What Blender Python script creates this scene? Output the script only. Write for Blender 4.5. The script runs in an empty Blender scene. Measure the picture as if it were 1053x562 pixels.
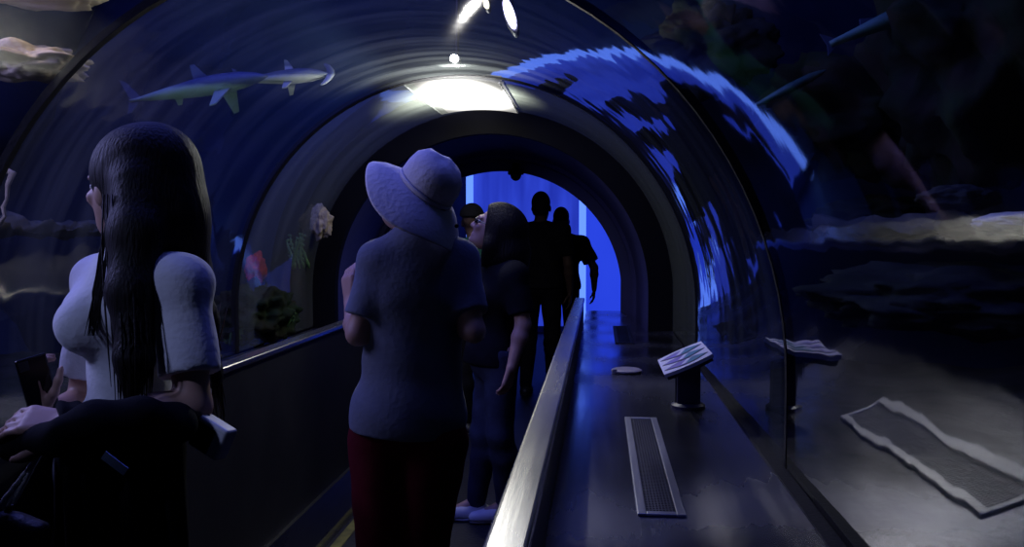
import bpy, bmesh, math, random
import numpy as np
from mathutils import Vector, Matrix, noise
random.seed(7)
S = bpy.context.scene
COL = S.collection
PI = math.pi
# ------------------------------------------------------------------ camera
FPX, EYE = 900.0, 1.42
PITCH, YAW = math.atan(44/900), math.atan(90.5/900*math.cos(math.atan(44/900)))
cd = bpy.data.cameras.new('camera'); cam = bpy.data.objects.new('camera', cd); COL.objects.link(cam)
cam.location = (0, 0, EYE); cam.rotation_euler = (PI/2-PITCH, 0, YAW)
cd.sensor_width = 36; cd.lens = FPX*36/1053; cd.clip_start = .05
S.camera = cam
_R = Vector((math.cos(YAW), math.sin(YAW), 0))
_F = Vector((-math.sin(YAW)*math.cos(PITCH), math.cos(YAW)*math.cos(PITCH), -math.sin(PITCH)))
_U = _R.cross(_F)
def at(px, py, Y):
    d = (px-526.5)/FPX*_R + (281-py)/FPX*_U + _F
    return Vector((0, 0, EYE)) + d*(Y/d.y)

# ------------------------------------------------------------------ tags and objects
def tag(o, label=None, cat=None, group=None, kind=None):
    if label: o['label'] = label
    if cat: o['category'] = cat
    if group: o['group'] = group
    if kind: o['kind'] = kind
    return o
def empty(name, loc, label, cat, group=None, rz=0):
    o = bpy.data.objects.new(name, None); COL.objects.link(o); o.location = loc; o.rotation_euler = (0, 0, rz)
    o.empty_display_size = .1
    return tag(o, label, cat, group)
def link_mesh(name, me, mat, parent=None, world=True, smooth=False):
    o = bpy.data.objects.new(name, me); COL.objects.link(o)
    for m in (mat if isinstance(mat, (list, tuple)) else [mat]): me.materials.append(m)
    if smooth:
        me.polygons.foreach_set('use_smooth', [True]*len(me.polygons))
    if parent is not None:
        o.parent = parent
        if world:
            mw = Matrix.LocRotScale(parent.location, parent.rotation_euler, None)
            p = parent.parent
            while p is not None:
                mw = Matrix.LocRotScale(p.location, p.rotation_euler, None) @ mw; p = p.parent
            me.transform(mw.inverted())
    else:                                   # origin at the base centre of the mesh
        vs = np.empty(len(me.vertices)*3, np.float32); me.vertices.foreach_get('co', vs); vs = vs.reshape(-1, 3)
        c = Vector(((vs[:, 0].min()+vs[:, 0].max())/2, (vs[:, 1].min()+vs[:, 1].max())/2, vs[:, 2].min()))
        me.transform(Matrix.Translation(-c)); o.location = c
    return o

class MB:
    def __init__(s): s.b = bmesh.new()
    def box(s, x0, x1, y0, y1, z0, z1, bev=0, M=None):
        r = bmesh.ops.create_cube(s.b, size=1)['verts']
        bmesh.ops.scale(s.b, vec=(abs(x1-x0), abs(y1-y0), abs(z1-z0)), verts=r)
        bmesh.ops.translate(s.b, vec=((x0+x1)/2, (y0+y1)/2, (z0+z1)/2), verts=r)
        if bev:
            es = list({e for v in r for e in v.link_edges})
            q = bmesh.ops.bevel(s.b, geom=es, offset=bev, segments=3, affect='EDGES', profile=.5)
            r = list({v for f in q['faces'] for v in f.verts} | {v for v in r if v.is_valid})
        if M is not None: bmesh.ops.transform(s.b, matrix=M, verts=r)
        return s
    def ball(s, c, rad, M=None, sub=3):
        r = bmesh.ops.create_icosphere(s.b, subdivisions=sub, radius=1)['verts']
        if isinstance(rad, (int, float)): rad = (rad,)*3
        T = Matrix.Translation(c) @ (M if M is not None else Matrix()) @ Matrix.Diagonal((*rad, 1))
        bmesh.ops.transform(s.b, matrix=T, verts=r); return s
    def tube(s, pts, rad, n=8, caps=True):
        pts = [Vector(p) for p in pts]
        rs = rad if isinstance(rad, (list, tuple)) else [rad]*len(pts)
        rings = []; up = None
        for i, p in enumerate(pts):
            t = (pts[min(i+1, len(pts)-1)]-pts[max(i-1, 0)]).normalized()
            if up is None: up = t.orthogonal().normalized()
            up = (up - t*up.dot(t)).normalized(); sd = t.cross(up)
            rings.append([s.b.verts.new(p + (up*math.cos(a)+sd*math.sin(a))*rs[i]) for a in [2*PI*k/n for k in range(n)]])
        for a, b in zip(rings, rings[1:]):
            for k in range(n): s.b.faces.new((a[k], a[(k+1) % n], b[(k+1) % n], b[k]))
        if caps: s.b.faces.new(rings[0][::-1]); s.b.faces.new(rings[-1])
        return s
    def loft(s, rings, closed=True, caps=True):
        R = [[s.b.verts.new(p) for p in r] for r in rings]; n = len(R[0])
        for a, b in zip(R, R[1:]):
            for k in range(n if closed else n-1): s.b.faces.new((a[k], a[(k+1) % n], b[(k+1) % n], b[k]))
        if caps and closed: s.b.faces.new(R[0][::-1]); s.b.faces.new(R[-1])
        return s
    def prism(s, poly, M, th):                   # polygon in local xy, thickness along local z, mapped by M
        a = [s.b.verts.new(M @ Vector((x, y, -th/2))) for x, y in poly]
        b = [s.b.verts.new(M @ Vector((x, y, th/2))) for x, y in poly]
        s.b.faces.new(a[::-1]); s.b.faces.new(b); n = len(poly)
        for k in range(n): s.b.faces.new((a[k], a[(k+1) % n], b[(k+1) % n], b[k]))
        return s
    def lathe(s, prof, M, n=32):
        return s.loft([[M @ Vector((r*math.cos(2*PI*k/n), r*math.sin(2*PI*k/n), z)) for k in range(n)] for r, z in prof])
    def build(s, name, mat, parent=None, smooth=False, fix=True):
        if fix: bmesh.ops.recalc_face_normals(s.b, faces=s.b.faces[:])
        me = bpy.data.meshes.new(name); s.b.to_mesh(me); s.b.free()
        return link_mesh(name, me, mat, parent, smooth=smooth)

# ------------------------------------------------------------------ materials
def nt(name):
    m = bpy.data.materials.new(name); m.use_nodes = True; t = m.node_tree
    t.nodes.clear(); out = t.nodes.new('ShaderNodeOutputMaterial')
    def N(ty, **k):
        n = t.nodes.new('ShaderNode'+ty)
        for a, b in k.items(): setattr(n, a, b)
        return n
    return m, t, N, t.links.new, out
def ramp(N, stops):
    r = N('ValToRGB'); e = r.color_ramp.elements
    while len(e) < len(stops): e.new(.5)
    for q, (p, c) in zip(e, stops): q.position = p; q.color = (*c, 1) if len(c) == 3 else c
    return r
def coords(N, L, scale=(1, 1, 1), kind='Object'):
    tc = N('TexCoord'); mp = N('Mapping'); L(tc.outputs[kind], mp.inputs['Vector']); mp.inputs['Scale'].default_value = scale
    return mp.outputs['Vector']
def mat(name, col, col2=None, rough=.6, metal=0, scale=8, stretch=(1, 1, 1), bump=0, bscale=None, spec=.5, rough2=None, lo=.35, hi=.65, sheen=0, coat=0):
    m, t, N, L, out = nt(name)
    p = N('BsdfPrincipled'); L(p.outputs[0], out.inputs[0])
    p.inputs['Roughness'].default_value = rough; p.inputs['Metallic'].default_value = metal
    p.inputs['Specular IOR Level'].default_value = spec
    if sheen: p.inputs['Sheen Weight'].default_value = sheen
    if coat: p.inputs['Coat Weight'].default_value = coat
    v = coords(N, L, stretch)
    n = N('TexNoise'); n.inputs['Scale'].default_value = scale; n.inputs['Detail'].default_value = 5; L(v, n.inputs['Vector'])
    c2 = col2 if col2 else tuple(x*.8 for x in col)
    r = ramp(N, [(lo, col), (hi, c2)]); L(n.outputs[0], r.inputs[0]); L(r.outputs[0], p.inputs['Base Color'])
    if rough2 is not None:
        mr = N('MapRange'); mr.inputs[3].default_value = rough; mr.inputs[4].default_value = rough2
        mr.inputs[1].default_value = lo; mr.inputs[2].default_value = hi
        L(n.outputs[0], mr.inputs[0]); L(mr.outputs[0], p.inputs['Roughness'])
    if bump:
        n2 = N('TexNoise'); n2.inputs['Scale'].default_value = bscale or scale*4; n2.inputs['Detail'].default_value = 4; L(v, n2.inputs['Vector'])
        b = N('Bump'); b.inputs['Strength'].default_value = bump; b.inputs['Distance'].default_value = .01
        L(n2.outputs[0], b.inputs['Height']); L(b.outputs[0], p.inputs['Normal'])
    return m
def emit(name, col, strength, col2=None, scale=3, stretch=(1, 1, 1)):
    m, t, N, L, out = nt(name)
    e = N('Emission'); L(e.outputs[0], out.inputs[0]); e.inputs['Strength'].default_value = strength
    n = N('TexNoise'); n.inputs['Scale'].default_value = scale; L(coords(N, L, stretch), n.inputs['Vector'])
    r = ramp(N, [(.3, col), (.75, col2 or col)]); L(n.outputs[0], r.inputs[0]); L(r.outputs[0], e.inputs['Color'])
    return m
def acrylic(name, f0=.05, power=4.0, haze=0.0, hazecol=(.6, .7, .6), axial=1.0, band=.3, wav=1.0, tint=(.93, .97, .97)):
    m, t, N, L, out = nt(name)
    v = coords(N, L, (1, 1, 1))
    def noise_(sc, vec, det=2):
        n = N('TexNoise'); n.inputs['Scale'].default_value = sc; n.inputs['Detail'].default_value = det; L(vec, n.inputs['Vector']); return n
    n1 = noise_(1.0, coords(N, L, (.25, 14*axial, .25)), 3)     # rolling marks running round the arch
    n2 = noise_(2.6, v, 2)                                # slow waviness of the panel
    a = N('Math', operation='MULTIPLY_ADD'); L(n1.outputs[0], a.inputs[0]); a.inputs[1].default_value = .00008*axial
    bm_ = N('Math', operation='MULTIPLY'); L(n2.outputs[0], bm_.inputs[0]); bm_.inputs[1].default_value = .0020*wav
    L(bm_.outputs[0], a.inputs[2])
    b = N('Bump'); b.inputs['Strength'].default_value = 1; b.inputs['Distance'].default_value = 1; L(a.outputs[0], b.inputs['Height'])
    lw = N('LayerWeight'); lw.inputs['Blend'].default_value = .5
    pw = N('Math', operation='POWER'); L(lw.outputs['Facing'], pw.inputs[0]); pw.inputs[1].default_value = power
    fr = N('Math', operation='MULTIPLY_ADD'); L(pw.outputs[0], fr.inputs[0]); fr.inputs[1].default_value = 1-f0; fr.inputs[2].default_value = f0
    tr = N('BsdfTransparent'); tr.inputs[0].default_value = (*tint, 1)
    gl = N('BsdfGlossy'); gl.inputs['Roughness'].default_value = .03; L(b.outputs[0], gl.inputs['Normal'])
    mx = N('MixShader'); L(fr.outputs[0], mx.inputs[0]); L(tr.outputs[0], mx.inputs[1]); L(gl.outputs[0], mx.inputs[2])
    if haze:
        d0 = N('BsdfDiffuse'); d0.inputs[0].default_value = (*hazecol, 1); tl = N('BsdfTranslucent'); tl.inputs[0].default_value = (*hazecol, 1)
        df = N('MixShader'); L(d0.outputs[0], df.inputs[1]); L(tl.outputs[0], df.inputs[2])
        n3 = noise_(1.2, coords(N, L, (.6, 7, .6)), 3); mr = N('MapRange'); L(n3.outputs[0], mr.inputs[0])
        mr.inputs[1].default_value = .42; mr.inputs[2].default_value = .62; mr.inputs[3].default_value = haze*(1-band); mr.inputs[4].default_value = haze*(1+band)
        m2 = N('MixShader'); L(mr.outputs[0], m2.inputs[0]); L(mx.outputs[0], m2.inputs[1]); L(df.outputs[0], m2.inputs[2])
        L(m2.outputs[0], out.inputs[0])
    else: L(mx.outputs[0], out.inputs[0])
    return m
def steel(name, col, rough, stretch, scr=.15, swirl=False):
    m, t, N, L, out = nt(name)
    p = N('BsdfPrincipled'); L(p.outputs[0], out.inputs[0]); p.inputs['Metallic'].default_value = 1
    v = coords(N, L, stretch)
    n = N('TexNoise'); n.inputs['Scale'].default_value = 30; n.inputs['Detail'].default_value = 6; L(v, n.inputs['Vector'])
    big = N('TexNoise'); big.inputs['Scale'].default_value = 2.2; big.inputs['Detail'].default_value = 3; L(coords(N, L, (1, .45, 1)), big.inputs['Vector'])
    r = ramp(N, [(.3, tuple(c*.6 for c in col)), (.7, col)]); 
    ad = N('Math', operation='MULTIPLY_ADD'); L(n.outputs[0], ad.inputs[0]); ad.inputs[1].default_value = scr*2
    sb = N('Math', operation='MULTIPLY_ADD'); L(big.outputs[0], sb.inputs[0]); sb.inputs[1].default_value = 1; sb.inputs[2].default_value = -scr
    L(sb.outputs[0], ad.inputs[2]); L(ad.outputs[0], r.inputs[0]); L(r.outputs[0], p.inputs['Base Color'])
    mr = N('MapRange'); L(ad.outputs[0], mr.inputs[0]); mr.inputs[1].default_value = .3; mr.inputs[2].default_value = .7
    mr.inputs[3].default_value = rough*1.25; mr.inputs[4].default_value = rough*.8
    h = ad.outputs[0]
    if swirl:                                             # polishing swirls, also imitating light streaks thrown by the curved acrylic
        w = N('TexWave'); w.wave_type = 'RINGS'; w.inputs['Scale'].default_value = 1.1; w.inputs['Distortion'].default_value = 7; w.inputs['Detail'].default_value = 2
        w.inputs['Detail Scale'].default_value = .8
        L(coords(N, L, (1.6, .55, 1)), w.inputs['Vector'])
        sc = N('Math', operation='MULTIPLY_ADD'); L(w.outputs['Fac'], sc.inputs[0]); sc.inputs[1].default_value = -.10; L(mr.outputs[0], sc.inputs[2])
        L(sc.outputs[0], p.inputs['Roughness'])
    else: L(mr.outputs[0], p.inputs['Roughness'])
    b = N('Bump'); b.inputs['Strength'].default_value = .12; b.inputs['Distance'].default_value = .004; L(n.outputs[0], b.inputs['Height']); L(b.outputs[0], p.inputs['Normal'])
    return m

M = {}
M['ledge'] = steel('brushed_steel_ledge', (.52, .52, .64), .29, (1, .06, 1), .12, True)
M['rail'] = steel('satin_rail_steel', (.80, .78, .74), .25, (1, .05, 1), .2)
M['grille'] = steel('grille_aluminium', (.55, .55, .62), .4, (1, .1, 1))
M['slots'] = steel('slotted_mesh_metal', (.22, .22, .27), .45, (1, .1, 1))
M['darkgrille'] = steel('dark_grille_metal', (.06, .06, .09), .5, (1, .1, 1))
M['black'] = mat('black_rubber', (.005, .005, .007), rough=.7, scale=20, bump=.2, spec=.15)
M['parapet'] = mat('dark_parapet_panel', (.014, .014, .017), (.008, .008, .011), rough=.55, scale=3, bump=.1, spec=.25)
M['floor'] = mat('dark_walkway_rubber', (.015, .015, .018), (.008, .008, .01), rough=.55, scale=12, bump=.3)
M['yellow'] = mat('worn_yellow_paint', (.30, .27, .05), (.16, .15, .03), rough=.6, scale=20)
M['skirt'] = steel('skirting_steel', (.4, .4, .38), .3, (1, .05, 1))
M['portal'] = mat('portal_black', (.004, .004, .006), rough=.8, scale=8, spec=.1)
M['collar'] = mat('portal_collar_blue_paint', (.05, .05, .22), (.04, .042, .18), rough=.7, scale=4)
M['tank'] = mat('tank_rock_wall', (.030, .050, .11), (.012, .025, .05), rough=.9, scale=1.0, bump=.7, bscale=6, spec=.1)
M['rock'] = mat('dark_reef_rock', (.06, .06, .05), (.02, .03, .02), rough=.9, scale=5, bump=.8, bscale=14, spec=.1)
M['dimsand'] = mat('dim_sandstone', (.11, .105, .09), (.06, .06, .05), rough=.9, scale=7, bump=.6, bscale=9, spec=.1)  # darker copy of the sandstone; the dim light is put into its colour
M['darkrock'] = mat('very_dark_reef_rock', (.03, .035, .035), (.012, .018, .02), rough=.9, scale=5, bump=.6, bscale=14, spec=.1)
M['mossrock'] = mat('mossy_reef_rock', (.016, .03, .012), (.026, .022, .013), rough=.9, scale=6, bump=.8, bscale=14, spec=.1)
M['sand'] = mat('pale_sandstone', (.55, .46, .33), (.32, .26, .19), rough=.9, scale=7, stretch=(1, 1, 3), bump=.6, bscale=9, spec=.1)
M['pale'] = mat('pale_limestone', (.7, .68, .6), (.5, .48, .42), rough=.85, scale=8, bump=.3, spec=.1)
M['red'] = mat('red_coral', (.5, .03, .02), (.3, .02, .02), rough=.8, scale=15, bump=.4)
M['weed'] = mat('seaweed_green', (.10, .22, .04), (.05, .12, .03), rough=.6, scale=14)
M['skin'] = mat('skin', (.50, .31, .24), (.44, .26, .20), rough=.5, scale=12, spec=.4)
M['skinshade'] = mat('silhouette_dark_skin', (.10, .06, .045), (.08, .05, .04), rough=.6, scale=12, spec=.2)  # skin darkened in colour so the shaded figures stay dark
M['hair'] = mat('black_hair', (.006, .005, .005), (.011, .008, .007), rough=.55, scale=60, stretch=(1, 1, .05), spec=.14, bump=.55, bscale=170)
M['hairbrown'] = mat('rim_lit_hair_brown', (.09, .045, .025), (.04, .02, .012), rough=.42, scale=30, stretch=(1, 1, .1))  # dark hair copy, its warm rim light put into the brown colour
M['tee'] = mat('white_cotton', (.62, .62, .64), (.54, .54, .57), rough=.85, scale=9, bump=.25, bscale=60, sheen=.3)
M['greytee'] = mat('slate_blue_cotton', (.12, .135, .18), (.10, .115, .155), rough=.9, scale=9, bump=.25, bscale=60, sheen=.2)
M['maroon'] = mat('maroon_cotton', (.11, .006, .014), (.08, .004, .010), rough=.85, scale=8, bump=.2, spec=.1)
M['dark'] = mat('black_cotton', (.012, .012, .015), (.008, .008, .01), rough=.9, scale=9, bump=.2, spec=.06)
M['denim'] = mat('dark_denim', (.05, .06, .10), (.035, .04, .07), rough=.85, scale=12, bump=.3, bscale=90, spec=.06)
M['bluedenim'] = mat('blue_denim', (.34, .42, .66), (.26, .32, .54), rough=.85, scale=12, bump=.3, bscale=90, spec=.06)
M['hat'] = mat('pale_canvas_hat', (.74, .70, .68), (.64, .60, .59), rough=.9, scale=10, bump=.3, bscale=70)
M['shoe'] = mat('white_shoe', (.75, .75, .75), (.62, .62, .64), rough=.6, scale=10)
M['sole'] = mat('shoe_sole', (.5, .5, .5), rough=.7)
M['darkshoe'] = mat('dark_shoe', (.02, .02, .022), rough=.5)
M['eye'] = mat('eye_white', (.7, .7, .7), rough=.2)
M['phone'] = mat('phone_black_glass', (.012, .012, .014), rough=.15)
M['white'] = mat('white_plastic', (.72, .72, .74), rough=.35)
M['screen'] = mat('dark_screen', (.01, .01, .012), rough=.12)
M['pearl'] = mat('pearl_bead', (.92, .9, .9), rough=.2, coat=.6)
M['bag'] = mat('dark_leather', (.018, .014, .018), (.03, .02, .025), rough=.5, scale=30, bump=.3)
M['tagc'] = mat('pale_blue_care_label', (.35, .45, .62), (.28, .36, .52), rough=.7)
M['lens'] = mat('glasses_lens', (.02, .02, .025), rough=.06, coat=.8)
M['metal'] = steel('dark_fixture_metal', (.12, .12, .13), .4, (1, 1, 1))
M['beige'] = mat('beige_cover_plate', (.55, .48, .40), (.45, .39, .32), rough=.5, scale=10)
M['board'] = mat('white_sign_print', (.72, .70, .76), (.66, .64, .72), rough=.4, scale=6)
M['post'] = mat('sign_post_blue_black', (.02, .02, .05), rough=.4)
M['lavender'] = mat('lavender_print', (.20, .13, .42), (.24, .22, .55), rough=.4, scale=22)
M['teal'] = mat('teal_print', (.05, .18, .26), (.09, .24, .36), rough=.4, scale=22)
M['ink'] = mat('dark_print_outline', (.015, .012, .05), rough=.4)
M['green'] = mat('green_cloth', (.008, .075, .05), rough=.8)
M['room'] = mat('exit_room_paint', (.03, .035, .10), rough=.8)
def softpanel(name, col, s0, s1):
    m, t, N, L, out = nt(name); e = N('Emission'); e.inputs[0].default_value = (*col, 1); L(e.outputs[0], out.inputs[0])
    tc = N('TexCoord'); mp = N('Mapping'); L(tc.outputs['Generated'], mp.inputs[0]); mp.inputs['Location'].default_value = (-.5, -.5, 0); mp.inputs['Scale'].default_value = (1, 1, 0)
    ln = N('VectorMath', operation='LENGTH'); L(mp.outputs[0], ln.inputs[0])
    mr = N('MapRange'); mr.interpolation_type = 'SMOOTHSTEP'; L(ln.outputs['Value'], mr.inputs[0]); mr.inputs[1].default_value = .18; mr.inputs[2].default_value = .62; mr.inputs[3].default_value = s0; mr.inputs[4].default_value = s1
    L(mr.outputs[0], e.inputs[1]); return m
M['lampglow'] = softpanel('white_diffuser_glow', (1, .98, .92), 6.5, .35)
M['glareglow'] = emit('glare_star_glow', (1, .98, .94), 90)
M['violetglow'] = emit('violet_white_lamp_glow', (.62, .6, 1), 14)
M['warmglow'] = emit('warm_white_lamp_glow', (1, .95, .7), 9)
M['blueglow'] = emit('blue_tank_glow', (.016, .034, .46), .9, (.035, .075, .78), 2.2, (2.2, 1, .35))
M['bluepanel'] = emit('blue_side_window_glow', (.02, .055, .8), .9, (.03, .075, .9), 1.5, (1, 1, .4))
M['edgeglow'] = emit('blue_white_edge_glow', (.10, .22, 1), 1.6)
M['acrylic'] = acrylic('tunnel_acrylic', .05, 3.2)
M['acrylic2'] = acrylic('tunnel_acrylic_wavy', .06, 3.2, haze=.032, hazecol=(.55, .62, .6), axial=.7, band=.6, wav=1.6)
M['acrylic3'] = acrylic('tunnel_acrylic_hazy', .04, 6, haze=.22, hazecol=(.5, .57, .5), band=.2)

# ------------------------------------------------------------------ SDF modeller for figures
def rotm(f, u):                      # columns right, forward, up
    f = Vector(f).normalized(); r = f.cross(Vector(u)).normalized(); u = r.cross(f)
    return np.array([[r[i], f[i], u[i]] for i in range(3)], np.float32)
class Sdf:
    def __init__(s): s.p = []
    def cone(s, a, b, ra, rb=None, k=.02, flat=False):
        s.p.append(('c', np.array(a, np.float32), np.array(b, np.float32), ra, ra if rb is None else rb, k, flat)); return s
    def chain(s, pts, rs, k=.02):
        for i in range(len(pts)-1): s.cone(pts[i], pts[i+1], rs[i], rs[i+1], k)
        return s
    def ell(s, c, r, R=None, k=.03):
        s.p.append(('e', np.array(c, np.float32), np.array(r, np.float32), np.eye(3, dtype=np.float32) if R is None else R, 0, k)); return s
    def mesh(s, name, vox, cuts=(), grow=0.0, wob=None):
        lo = np.full(3, 1e9); hi = -lo
        bb = []
        for q in s.p:
            if q[0] == 'c':
                r = max(q[3], q[4])+abs(grow); l = np.minimum(q[1], q[2])-r; h = np.maximum(q[1], q[2])+r
            else:
                r = q[2].max()+abs(grow); l = q[1]-r; h = q[1]+r
            bb.append((l, h)); lo = np.minimum(lo, l); hi = np.maximum(hi, h)
        lo = lo-3*vox; n = np.ceil((hi-lo)/vox).astype(int)+4
        G = np.full(n, 10., np.float32)
        ax = [(lo[i]+vox*np.arange(n[i])).astype(np.float32) for i in range(3)]
        for q, (l, h) in zip(s.p, bb):
            m = 2*q[5]+2.5*vox
            i0 = np.clip(np.floor((l-m-lo)/vox).astype(int), 0, n); i1 = np.clip(np.ceil((h+m-lo)/vox).astype(int)+1, 0, n)
            sl = tuple(slice(a, b) for a, b in zip(i0, i1))
            X = ax[0][sl[0]][:, None, None]; Y = ax[1][sl[1]][None, :, None]; Z = ax[2][sl[2]][None, None, :]
            if q[0] == 'c':
                a, b, ra, rb = q[1:5]; d = b-a; L2 = max(float(d@d), 1e-9)
                t = np.clip(((X-a[0])*d[0]+(Y-a[1])*d[1]+(Z-a[2])*d[2])/L2, 0, 1)
                D = np.sqrt((X-a[0]-t*d[0])**2+(Y-a[1]-t*d[1])**2+(Z-a[2]-t*d[2])**2)-(ra+(rb-ra)*t)
                if q[6]: D = np.maximum(D, ((X-b[0])*d[0]+(Y-b[1])*d[1]+(Z-b[2])*d[2])/L2**.5)
            else:
                c, r, R = q[1:4]; x, y, z = X-c[0], Y-c[1], Z-c[2]
                u = [(x*R[0, i]+y*R[1, i]+z*R[2, i]) for i in range(3)]
                k0 = np.sqrt(sum((u[i]/r[i])**2 for i in range(3)))+1e-9; k1 = np.sqrt(sum((u[i]/r[i]**2)**2 for i in range(3)))+1e-9
                D = k0*(k0-1)/k1
            g = G[sl]; k = q[5]; hh = np.clip(.5+.5*(D-g)/k, 0, 1)
            G[sl] = D*(1-hh)+g*hh-k*hh*(1-hh)
        G -= grow
        X = ax[0][:, None, None]; Y = ax[1][None, :, None]; Z = ax[2][None, None, :]
        if wob:                                            # folds of cloth
            am, fr, ph = wob
            G = G + am*(np.sin(fr*(X*.8+Z*1.1)+ph+2*np.sin(9*Y+ph))*np.sin(fr*.7*(Y-.6*Z)+1.7*ph+2*np.sin(7*X)))
        for p, nrm in cuts:
            nrm = Vector(nrm).normalized()
            G = np.maximum(G, (X-p[0])*nrm[0]+(Y-p[1])*nrm[1]+(Z-p[2])*nrm[2])
        I = G < 0
        corners = [(i, j, k) for i in (0, 1) for j in (0, 1) for k in (0, 1)]
        sh = tuple(x-1 for x in G.shape)
        cnt = sum(I[i:i+sh[0], j:j+sh[1], k:k+sh[2]].astype(np.int8) for i, j, k in corners)
        cells = np.argwhere((cnt > 0) & (cnt < 8))
        idx = np.full(sh, -1, np.int64); idx[tuple(cells.T)] = np.arange(len(cells))
        vals = {c: G[tuple((cells+np.array(c)).T)] for c in corners}
        acc = np.zeros((len(cells), 3)); num = np.zeros(len(cells))
        for a in corners:
            for d in range(3):
                if a[d] == 0:
                    b = list(a); b[d] = 1; b = tuple(b); va, vb = vals[a], vals[b]; cr = (va < 0) != (vb < 0)
                    t = np.where(cr, va/np.where(cr, va-vb, 1), 0); pos = np.array(a, float)[None].repeat(len(cells), 0); pos[:, d] = t
                    acc += pos*cr[:, None]; num += cr
        V = (cells+acc/num[:, None])*vox+lo
        faces = []
        for d in range(3):
            sl0 = [slice(1, -1)]*3; sl0[d] = slice(0, -1); sl1 = list(sl0); sl1[d] = slice(1, None)
            A, B = I[tuple(sl0)], I[tuple(sl1)]; e = np.argwhere(A != B)
            flip = A[tuple(e.T)]
            off = np.ones(3, int); off[d] = 0; e = e+off
            d1, d2 = [(1, 2), (2, 0), (0, 1)][d]
            o1 = np.zeros(3, int); o1[d1] = 1; o2 = np.zeros(3, int); o2[d2] = 1
            q = np.stack([idx[tuple((e-o1-o2).T)], idx[tuple((e-o2).T)], idx[tuple(e.T)], idx[tuple((e-o1).T)]], 1)
            q[~flip] = q[~flip][:, ::-1]; faces.append(q)
        Q = np.concatenate(faces); Q = Q[(Q >= 0).all(1)]
        me = bpy.data.meshes.new(name)
        me.vertices.add(len(V)); me.vertices.foreach_set('co', V.astype(np.float32).ravel())
        me.loops.add(Q.size); me.loops.foreach_set('vertex_index', Q.astype(np.int32).ravel())
        me.polygons.add(len(Q)); me.polygons.foreach_set('loop_start', np.arange(0, Q.size, 4, dtype=np.int32))
        me.update(calc_edges=True); me.validate()
        return me
    def build(s, name, matl, parent, vox=.008, **k):
        return link_mesh(name, s.mesh(name, vox, **k), matl, parent, smooth=True)

def V3(*a): return Vector(a)
def add_head(s, c, R, f=1.0):
    def P(x, y, z): return Vector(c)+f*(x*Vector(R[:, 0])+y*Vector(R[:, 1])+z*Vector(R[:, 2]))
    e = lambda x, y, z, r, k=.02: s.ell(P(x, y, z), tuple(f*q for q in r), R, k)
    e(0, -.012, .032, (.074, .094, .092)); e(0, .022, -.03, (.061, .072, .09)); e(0, .04, -.088, (.042, .046, .032))
    e(0, .084, .028, (.05, .016, .014), .015)                                   # brow
    s.cone(P(0, .09, .012), P(0, .109, -.028), .008*f, .012*f, .012)              # nose
    for q in (-1, 1):
        s.ell(P(q*.011, .098, -.032), (.009*f,)*3, R, .008)
        e(q*.076, -.005, -.012, (.01, .022, .031), .008)                           # ear
        e(q*.033, .076, -.02, (.024, .018, .02), .015)                            # cheek
    s.cone(P(-.02, .085, -.062), P(.02, .085, -.062), .0075*f, None, .006)
    s.cone(P(-.017, .083, -.074), P(.017, .083, -.074), .0085*f, None, .006)
    e(0, .078, -.1, (.02, .016, .014), .012)                                     # chin
    return P
def add_eyes(P, R, parent, f=1.0):
    for q in (-1, 1):
        b = MB(); b.ball(P(q*.031, .082, .006), .0125*f, sub=2); o = b.build('eye', M['eye'], parent, smooth=True)
        b = MB(); b.ball(P(q*.031, .0925, .006), (.0055*f,)*3, sub=2); b.build('iris', M['phone'], o, smooth=True)
def add_hand(s, w, d, pn, side, curl=.5, f=1.0, spread=.0):
    """w wrist, d direction of the hand, pn palm normal (fingers curl towards it), side +1/-1 thumb side"""
    d = Vector(d).normalized(); pn = Vector(pn); pn = (pn-d*pn.dot(d)).normalized(); x = d.cross(pn)*side
    w = Vector(w)
    for t in (-.024, -.008, .008, .024):
        s.cone(w+x*t*.7*f, w+d*.085*f+x*t*1.15*f, .0145*f, .0125*f, .01)
    for i, (t, ln) in enumerate(((.030, .070), (.010, .080), (-.010, .074), (-.029, .058))):
        p = w+d*.088*f+x*t*f; ang = .15+spread*(i-1.5)*.1
        for j, q in enumerate((.45, .32, .23)):
            ang += curl*(.55+.25*j)
            n = p+(d*math.cos(ang)+pn*math.sin(ang)+x*spread*(1.5-i)*.15)*ln*q*f
            s.cone(p, n, (.0092-.0008*j)*f, (.0085-.0009*j)*f, .004); p = n
    p = w+d*.02*f+x*.022*f+pn*.006*f; dirs = [(d*.55+x*.75+pn*.3), (d*.8+x*.35+pn*.45), (d*.9+x*.05+pn*.5)]
    for j, (v, ln) in enumerate(zip(dirs, (.042, .034, .028))):
        n = p+v.normalized()*ln*f; s.cone(p, n, (.0125-.0015*j)*f, (.011-.0015*j)*f, .008); p = n

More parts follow.
